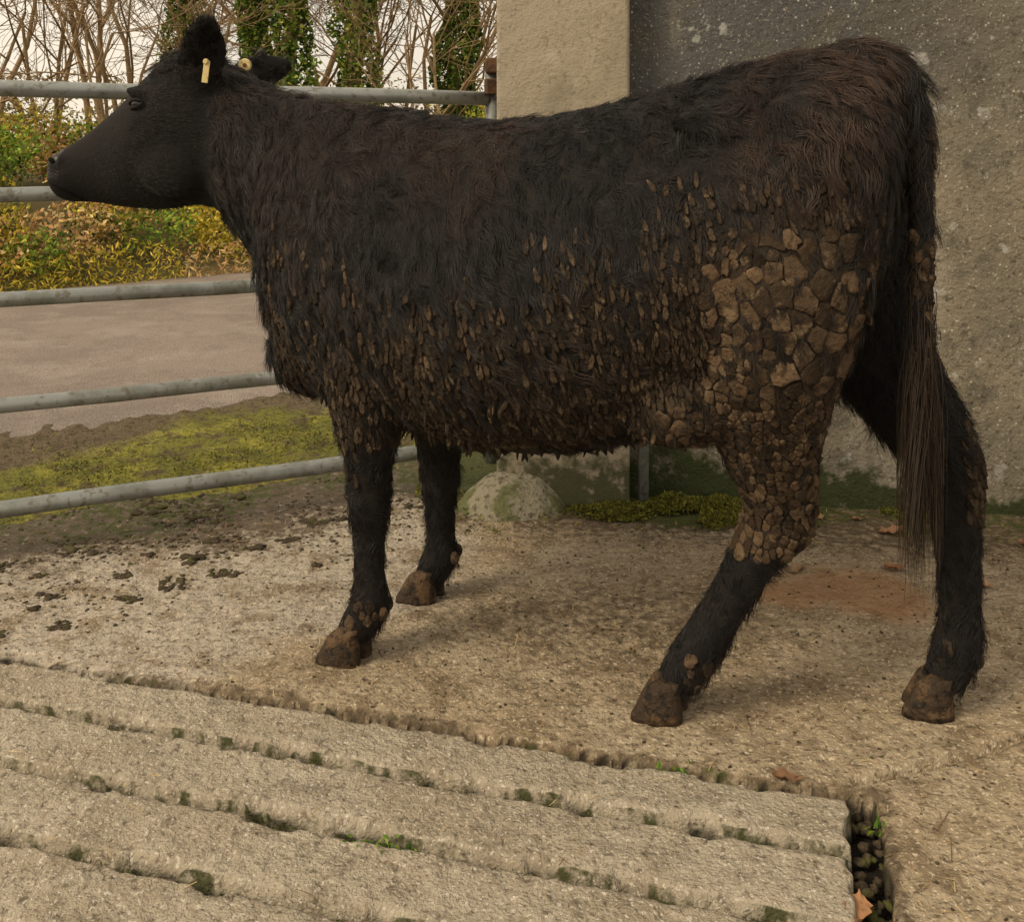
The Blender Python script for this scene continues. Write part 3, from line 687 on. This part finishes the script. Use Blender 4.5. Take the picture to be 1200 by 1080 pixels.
# ---- dried mud plates
def mud_plates():
    Pc,Nc=sample(110000); m=mudmask(Pc); s,t,z=local(Pc)
    tm=tailmask(Pc)
    keep=(rng.random(len(Pc))<m**1.7*.65)&(z>.05)
    Pc,Nc,s,t,z,tm,m=Pc[keep],Nc[keep],s[keep],t[keep],z[keep],tm[keep],m[keep]
    nzz=fbm(s,z+t,7,2,301); r=rng.random(len(Pc))
    big=(s<.12+.12*(nzz-.5)+.10*(z<.62))&(z>.33)&(~tm)&(Pc[:,0]<.70)&(z<.95)
    ax=np.where(big,.011+.020*sstep(.38,.62,nzz+.25*(r-.5)),.0054+.0044*r); ay=np.where(big,ax*(1.1+.35*r),ax*(3.4-1.5*r))
    ay=np.where(s>.93,ax*2.2,ay)
    lowleg=(z<.34); ax=np.where(lowleg,.008+.009*r,ax); ay=np.where(lowleg,ax*1.2,ay)
    ax=np.where(big&(z<.52),.009+.012*r,ax); ay=np.where(big&(z<.52),ax*1.25,ay)
    ax=np.where(tm,.010+.006*r,ax); ay=np.where(tm,ax*1.5,ay)
    D=np.array([0,0,-1.])[None]-Nc*(-Nc[:,2:3]); D+=np.array(-H)*.25-Nc*((-np.array(H)*.25)@Nc.T)[:,None]
    D+=rng.normal(size=D.shape)*.20; D-=Nc*(D*Nc).sum(1,keepdims=True)
    D/=np.linalg.norm(D,axis=1,keepdims=True)+1e-6; E=np.cross(Nc,D)
    acc=[]
    AP=np.zeros((len(Pc),3)); cnt=0
    order=np.argsort(-ax*1.0+rng.random(len(ax))*.012)
    for i in order:
        if cnt:
            dl=AP[:cnt]-Pc[i]; a=dl@D[i]; b2=(dl*dl).sum(1)-a*a
            if ((b2/ax[i]**2+a*a/ay[i]**2)<1).any(): continue
        AP[cnt]=Pc[i]; cnt+=1; acc.append(i)
    acc=np.array(acc)
    kd=kdtree.KDTree(len(acc))
    for j,i in enumerate(acc): kd.insert(Pc[i],j)
    kd.balance()
    V=[];F=[];COL=[]; K=14
    for j,i in enumerate(acc):
        p=Pc[i];n=Nc[i];d=D[i];e=E[i];aX,aY=ax[i],ay[i]
        lng=aY>aX*1.6
        tx_,ty_=rng.normal(size=2)*.14
        poly=[]
        for k in range(K):
            cx,cy=math.cos(2*math.pi*k/K),math.sin(2*math.pi*k/K)
            if lng: cx*=.72+.30*cy
            poly.append((cx*.84,cy*.84))
        for (q,jj,dist) in kd.find_range(p,max(aX,aY)*2.2):
            if jj==j: continue
            q=np.array(q)-p
            if Nc[acc[jj]]@n<.0: continue
            qx=(q@e)/aX; qy=(q@d)/aY; l=math.hypot(qx,qy)
            if l<.3: continue
            gx,gy=qx/l,qy/l; lim=l*.5-.02
            new=[]
            for a in range(len(poly)):
                A_=poly[a];B_=poly[(a+1)%len(poly)]
                da=A_[0]*gx+A_[1]*gy-lim; db=B_[0]*gx+B_[1]*gy-lim
                if da<=0: new.append(A_)
                if (da<0)!=(db<0) and abs(da-db)>1e-9:
                    tt=da/(da-db); new.append((A_[0]+(B_[0]-A_[0])*tt,A_[1]+(B_[1]-A_[1])*tt))
            poly=new
            if len(poly)<3: break
        if len(poly)<3: continue
        pa=np.array(poly); cen=pa.mean(0)
        nx=np.roll(pa,-1,0); L_=np.linalg.norm(nx-pa,axis=1); cu=np.concatenate([[0],np.cumsum(L_)]); tot=cu[-1]
        if tot<.5: continue
        tt=np.linspace(0,tot,K,endpoint=False); idx=np.clip(np.searchsorted(cu,tt,side='right')-1,0,len(pa)-1)
        pp=pa[idx]+(nx[idx]-pa[idx])*((tt-cu[idx])/(L_[idx]+1e-9))[:,None]
        pp=cen+(pp-cen)*(1+.11*rng.normal(size=(K,1)))
        h=(.0030+.025*aX)*rng.uniform(.6,1.5)
        if lng: h=.0042*rng.uniform(.5,1.5)
        base0=len(V)
        ringdef=[(1.0,-.004),(1.0,h*.55),(.93,h*.95),(.60,h*1.0)]
        for (sc,hh) in ringdef:
            for k in range(K):
                x,y=cen+(pp[k]-cen)*sc
                w_=p+e*x*aX+d*y*aY
                c_,nn,_,_=bvh.find_nearest(Vector(w_))
                cc_=np.array(c_) if c_ is not None else w_
                w_=cc_*.85+w_*.15 if np.linalg.norm(cc_-w_)<.02 else w_
                out=hh+(max(hh,0)*.6*max(y,0) if lng else (hh>0)*(tx_*x*aX+ty_*y*aY))+.0010*rng.normal()
                V.append(tuple(w_+n*out))
        V.append(tuple(p+e*cen[0]*aX+d*cen[1]*aY+n*h*.95))
        for rI in range(3):
            for k in range(K):
                F.append((base0+rI*K+k,base0+rI*K+(k+1)%K,base0+(rI+1)*K+(k+1)%K,base0+(rI+1)*K+k))
        for k in range(K): F.append((base0+3*K+k,base0+3*K+(k+1)%K,base0+4*K))
        c_=np.array([.082,.053,.031]) if not lng else np.array([.054,.037,.023])
        c_=c_*rng.uniform(.45,1.45)
        if rng.random()<.30: c_=c_*.40
        COL+= [c_]*(K*4)
    me=bpy.data.meshes.new('mud'); me.from_pydata(V,[],F); me.update()
    a=me.attributes.new('Col','FLOAT_COLOR','FACE'); cc=np.ones((len(F),4),dtype=np.float32); cc[:,:3]=np.array(COL); a.data.foreach_set('color',cc.ravel())
    me.polygons.foreach_set('use_smooth',np.ones(len(F),bool)); me.materials.append(M['mud'])
    bm=bmesh.new(); bm.from_mesh(me); bmesh.ops.recalc_face_normals(bm,faces=bm.faces); bm.to_mesh(me); bm.free()
    link(bpy.data.objects.new('dried_mud',me),cow)
mud_plates()
def dags():
    P,Nn=sample(60000); s,t,z=local(P)
    k=(Nn[:,2]<-.35)&(s>.16)&(s<1.0)&(z>.42)&(z<.62)&(rng.random(len(P))<.06)
    P=P[k];n=len(P); ln=rng.uniform(.007,.020,n); wd=rng.uniform(.003,.0065,n)
    V=np.repeat(IV[None],n,0)
    zz=V[:,:,2]; tap=1-.35*(-zz)
    W=np.stack([V[:,:,0]*tap*wd[:,None],V[:,:,1]*tap*wd[:,None],zz*ln[:,None]],-1)
    W[:,:,0]+= (rng.normal(size=(n,1))*.25)*W[:,:,2]
    W=W+P[:,None,:]-np.array([0,0,1.])*(ln*.6)[:,None,None]
    F=(IF[None]+(np.arange(n)*len(IV))[:,None,None]).reshape(-1,3)
    c=np.array([.030,.021,.014])*rng.uniform(.3,1.6,(n,1))
    fast_mesh('mud_dags',W.reshape(-1,3),F,M['mud'],True,cow,np.repeat(c,len(IF),0))
dags()
# ---- hooves
def hooves():
    parts=[]
    for name,(tx,ty,hx) in {'near_front':(-.350,2.18,-.30),'far_front':(-.213,2.467,-.165),'near_hind':(.292,1.972,.345),'far_hind':(.814,1.985,.865)}.items():
        fwd=Vector((-1,.12,0)).normalized(); lat=Vector((-.12,-1,0)).normalized()
        for sg in (1,-1):
            c=Vector((tx,ty,0))+lat*.024*sg+fwd*(.006*sg)
            secs=[]
            for i,(z,lf,lb,wl) in enumerate([(.076,.016,.030,.018),(.062,.026,.036,.022),(.046,.036,.038,.0235),(.026,.047,.040,.0245),(.010,.056,.041,.025),(-.002,.058,.041,.025)]):
                mid=c+fwd*((lf-lb)/2)+Vector((0,0,z))-fwd*.012*(i==0)
                secs.append((mid,lat*wl,fwd*((lf+lb)/2),.12))
            parts.append(loft(secs,20))
            parts.append(ell(Vector((hx+.030,ty,.105))+lat*.024*sg,UZ*.016,lat*.010,fwd*.012))
    join_py('hooves',parts,M['hoof'],cow)
hooves()
# ---- eyes, nostrils, mouth, tags
def surf(x,z,side=-1):
    h=bvh.ray_cast(Vector((x,1.8 if side<0 else 3.2,z)),Vector((0,1 if side<0 else -1,0)))
    return h[0],h[1]
for side in (-1,1):
    p,nrm=surf(-.8795,1.186,side)
    bm=bmesh.new(); bmesh.ops.create_uvsphere(bm,u_segments=24,v_segments=16,radius=.0175)
    bmesh.ops.translate(bm,verts=bm.verts,vec=p-nrm*.0085); bm_obj(bm,'eye',M['eye'],cow,True)
    lid=[]
    xa=nrm.cross(UZ).normalized()
    if xa.x>0: xa=-xa
    ya=xa.cross(nrm).normalized()
    if ya.z<0: ya=-ya
    for up,(hh) in ((1,.0095),(-1,.0085)):
        pts_=[p-nrm*.001+xa*(.024*math.cos(a))+ya*(up*hh*math.sin(a)-.003*math.cos(a))+nrm*(.0075*math.sin(a)) for a in [math.pi*i/12 for i in range(13)]]
        lid.append(tube_pts(pts_,[.001+.0034*math.sin(math.pi*i/12) for i in range(13)],8))
    join_py('eyelids',lid,M['hide'],cow)
    p,nrm=surf(-1.100,1.052,side)
    if p is not None:
        bm=bmesh.new(); bmesh.ops.create_uvsphere(bm,u_segments=16,v_segments=10,radius=1)
        bmesh.ops.scale(bm,verts=bm.verts,vec=(.012,.006,.007)); bmesh.ops.rotate(bm,verts=bm.verts,matrix=Matrix.Rotation(.6,3,'Y')); bmesh.ops.translate(bm,verts=bm.verts,vec=p-nrm*.003)
        bm_obj(bm,'nostril',M['dark'],cow,True)
    mp=[]
    for i in range(9):
        x=-1.112+.011*i; z=1.000-.0040*i-.0004*i*i
        q,n2=surf(x,z,side)
        if q is not None: mp.append(q+n2*.0008)
    if len(mp)>3: join_py('mouth_line',[tube_pts(mp,.0020,6)],M['dark'],cow)
def tag():
    c=Vector((-.690,2.308,1.255))
    bm=bmesh.new(); box(bm,0,0,0,.014,.003,.050,0,.0013)
    bmesh.ops.rotate(bm,verts=bm.verts,matrix=Matrix.Rotation(.12,3,'Y')); bmesh.ops.translate(bm,verts=bm.verts,vec=c)
    r=bmesh.ops.create_cone(bm,segments=16,radius1=.007,radius2=.005,depth=.006,cap_ends=True); bmesh.ops.rotate(bm,verts=r['verts'],matrix=Matrix.Rotation(math.pi/2,3,'X')); bmesh.ops.translate(bm,verts=r['verts'],vec=c+Vector((.0,-.003,.023)))
    bm_obj(bm,'ear_tag',M['tag'],cow)
    bm=bmesh.new(); r=bmesh.ops.create_cone(bm,segments=24,radius1=.0165,radius2=.014,depth=.005,cap_ends=True); bmesh.ops.rotate(bm,verts=bm.verts,matrix=Matrix.Rotation(math.pi/2,3,'X')); bmesh.ops.translate(bm,verts=bm.verts,vec=(-.655,2.510,1.285))
    bm_obj(bm,'button_tag',M['tag'],cow)
    bm=bmesh.new(); r=bmesh.ops.create_cone(bm,segments=12,radius1=.005,radius2=.004,depth=.004,cap_ends=True); bmesh.ops.rotate(bm,verts=bm.verts,matrix=Matrix.Rotation(math.pi/2,3,'X')); bmesh.ops.translate(bm,verts=bm.verts,vec=(-.655,2.505,1.285))
    bm_obj(bm,'tag_stud',M['rust'],cow)
tag()
# ------------------------------------------------------------ small things on the yard
n=80
xs=np.linspace(-.24,.26,n); ys=np.linspace(2.86,3.26,n)
def mz(X,Y): 
    d=np.hypot((X-.01)/.185,(Y-3.09)/.14)+.35*(fbm(X,Y,7,3,406)-.5)
    return -.03+.135*np.clip(1-d**2.0,0,1)**.9+.03*(fbm(X,Y,14,4,400)-.5)
grid('concrete_mound',xs,ys,mz,M['mound'])
def on_pad(n,xr,yr,f):
    X=rng.uniform(*xr,n);Y=rng.uniform(*yr,n);k=rng.random(n)<f(X,Y); X=X[k];Y=Y[k]
    return X,Y,padz(X,Y)
X,Y,Z=on_pad(11000,(-1.9,-.1),(2.0,3.5),lambda X,Y:np.clip(sstep(-.70,.10,gate_d(X,Y))**1.6*sstep(.42,.60,fbm(X,Y,7,4,401)),0,1))
S=rng.uniform(.0015,.006,len(X))*(1+2.0*(rng.random(len(X))<.05))
lumps('dirt_debris',np.stack([X,Y,Z+S*.1],-1),S,M['clod'],.4)
pc=[(-1.03,2.33),(-.93,2.47),(-.74,2.62),(-.99,2.60),(-1.12,2.48),(-.62,2.83),(-.55,2.95),(-1.2,2.6),(-1.15,2.28),(-.84,2.55)]
pp_=[];ss_=[]
for (x,y) in pc:
    q_=random.uniform(.5,1.3)
    for i in range(int(34*q_)):
        pp_.append((x+random.gauss(0,.020*q_),y+random.gauss(0,.015*q_),0)); ss_.append(random.uniform(.002,.0095))
pp_=np.array(pp_); pp_[:,2]=padz(pp_[:,0],pp_[:,1])+.0005
lumps('dung_pats',pp_,np.array(ss_),M['clod'],.35)
X,Y,Z=on_pad(4200,(-1.7,1.8),(1.3,3.2),lambda X,Y:(padz(X,Y)>-.02)*(.2+.8*pdirt_shade(X,Y)))
S=rng.uniform(.001,.0034,len(X))
lumps('grit',np.stack([X,Y,Z+S*.3],-1),S,M['clod'],.6)
X=rng.uniform(-1.6,.8,9000);Y=rng.uniform(1.2,2.4,9000);a_,c_=ac(X,Y);k=((a_>.078)&(a_<.130)&(c_>-1.82))|((c_>-1.822)&(c_<-1.80)&(a_<.1)&(rng.random(9000)<.25))
X=X[k];Y=Y[k];S=rng.uniform(.003,.010,len(X)); lumps('joint_gravel',np.stack([X,Y,np.where(ac(X,Y)[0]>.076,-.034,-.046)],-1),S,M['clod'],.7)
def tufts(name,X,Y,Z,S,pal,up=1.2,asp=.3):
    n=len(X); return leafobj(name,[leaves(np.stack([X,Y,Z],-1),S,pick(pal,n),up,asp)])
MP=[(.10,.105,.015),(.16,.155,.02),(.05,.06,.011),(.22,.20,.03)]
X,Y,Z=on_pad(130000,(-.3,1.7),(2.75,3.25),lambda X,Y:pmoss(X,Y)**2*sstep(.40,.58,fbm(X,Y,9,3,402))*(Y<wallY(X)))
XX=[X];YY=[Y];ZZ=[Z+rng.random(len(X))*.016]
for (cx,cy,rx,rz) in [(.30,3.01,.09,.040),(.45,3.06,.09,.045),(.60,3.08,.09,.035)]:
    n_=2600; a1=rng.random(n_)*6.283; rr_=np.sqrt(rng.random(n_)); x_=cx+rx*rr_*np.cos(a1)*(.6+.8*rng.random(n_)); y_=cy+rx*.6*rr_*np.sin(a1)
    XX.append(x_);YY.append(y_);ZZ.append(rz*np.sqrt(np.clip(1-rr_**2,0,1))*(.1+1.3*fbm(x_,y_,20,3,405)))
X=rng.uniform(-3,.5,90000);Y=rng.uniform(2.6,5.2,90000);m_=sstep(.2,.5,gate_d(X,Y))*sstep(.45,.62,fbm(X,Y,4,4,403))*(rc(X,Y)<4.1);k=rng.random(len(X))<m_*.8;X=X[k];Y=Y[k]
XX.append(X);YY.append(Y);ZZ.append(vergez(X,Y)+rng.random(len(X))*.012)
XX=np.concatenate(XX);YY=np.concatenate(YY);ZZ=np.concatenate(ZZ)
tufts('moss',XX,YY,ZZ,rng.uniform(.003,.010,len(XX)),MP)
X=rng.uniform(-1.4,.4,60000);Y=rng.uniform(1.3,2.3,60000);a_,c_=ac(X,Y)
gm=np.zeros(len(X),bool)
for e in edges[1:]: gm|=(c_>e-.024)&(c_<e-.002)
k=gm&(a_<.08)&(fbm(X,Y,6,3,404)>.52);X=X[k];Y=Y[k]
tufts('joint_moss',X,Y,-.040+rng.random(len(X))*.024,rng.uniform(.003,.006,len(X)),[(.07,.085,.012),(.12,.14,.02),(.04,.05,.01)])
wp=[]
for (x,y,nn) in [(.60,1.66,26),(.305,1.80,16),(.262,1.81,14),(-.205,1.600,60),(-.165,1.585,60),(-.25,1.612,40),(.66,1.74,10)]:
    P=np.array([x,y,-.010])+rng.normal(size=(nn,3))*np.array([.014,.008,.006]); wp.append(leaves(P,rng.uniform(.004,.010,nn),pick([(.10,.20,.02),(.18,.26,.03),(.06,.13,.02)],nn),.9,.5))
leafobj('weeds',wp)
def fallen(name,x,y,s,rot,c,z=None):
    nU,nV=11,9; V=[];F=[]
    z0=float(padz(np.array([x]),np.array([y]))[0])+.004 if z is None else z
    ph=random.random()*6
    for i in range(nU):
        u=i/(nU-1)*2-1
        for j in range(nV):
            v=j/(nV-1)*2-1
            wv=(1-abs(u)**2.2)*.55*(1+.22*math.sin(u*17+ph+v))
            X_=u*s; Y_=v*wv*s; Z_=.35*s*v*v*math.sin(ph+u*2)+.18*s*u*u+.09*s*math.sin(u*6+ph)
            V.append((x+X_*math.cos(rot)-Y_*math.sin(rot),y+X_*math.sin(rot)+Y_*math.cos(rot),z0+abs(Z_)))
    for i in range(nU-1):
        for j in range(nV-1): F.append((i*nV+j,(i+1)*nV+j,(i+1)*nV+j+1,i*nV+j+1))
    fast_mesh(name,V,F,M['litter'],True,None,np.tile(np.array(c),(len(F),1)))
FL=[(.812,2.86,.030,.3,(.36,.20,.12)),(1.065,2.88,.036,.1,(.34,.19,.11)),(1.16,2.54,.034,-.6,(.42,.26,.16)),(1.40,2.78,.030,.2,(.35,.20,.12)),(.66,2.60,.026,.5,(.36,.22,.14)),
    (.474,1.765,.026,-.1,(.20,.11,.06)),(-.43,3.05,.022,.2,(.28,.15,.08)),(.73,2.63,.03,.4,(.30,.20,.12)),(1.28,2.48,.02,1,(.33,.18,.1)),(.98,2.62,.03,.2,(.30,.15,.08)),(.90,2.99,.02,1.2,(.34,.21,.12)),(1.3,2.95,.022,.7,(.3,.16,.09)),(.55,2.95,.02,.4,(.3,.17,.09)),(1.0,2.97,.018,.2,(.25,.14,.08))]
for f in FL: fallen('fallen_leaf',*f)
fallen('fallen_leaf',.500,1.480,.036,1.2,(.38,.20,.10),-.012)
n=3200
X=rng.uniform(-1.5,1.7,n);Y=1.4+rng.random(n)*1.7; Z=padz(X,Y); a_,c_=ac(X,Y); ins=(c_>-1.81)&(a_<.09); k=(Z>-.02)|(ins&(rng.random(n)<.2)); Z=np.where(ins,.005,Z+.003); X,Y,Z=X[k],Y[k],Z[k];n=len(X)
an=rng.random(n)*6.28; ln=rng.uniform(.003,.014,n)*(1+1.5*(rng.random(n)<.04)); d=np.stack([np.cos(an),np.sin(an),rng.normal(size=n)*.05],-1); sd=np.stack([-np.sin(an),np.cos(an),np.zeros(n)],-1)*.0007
P=np.stack([X,Y,Z],-1)
q=np.stack([P-d*ln[:,None]-sd,P+d*ln[:,None]-sd,P+d*ln[:,None]+sd,P-d*ln[:,None]+sd],1).reshape(-1,3)
fast_mesh('straw',q,np.arange(n*4).reshape(n,4),M['litter'],False,None,pick([(.46,.34,.17),(.30,.20,.10),(.14,.09,.05)],n))
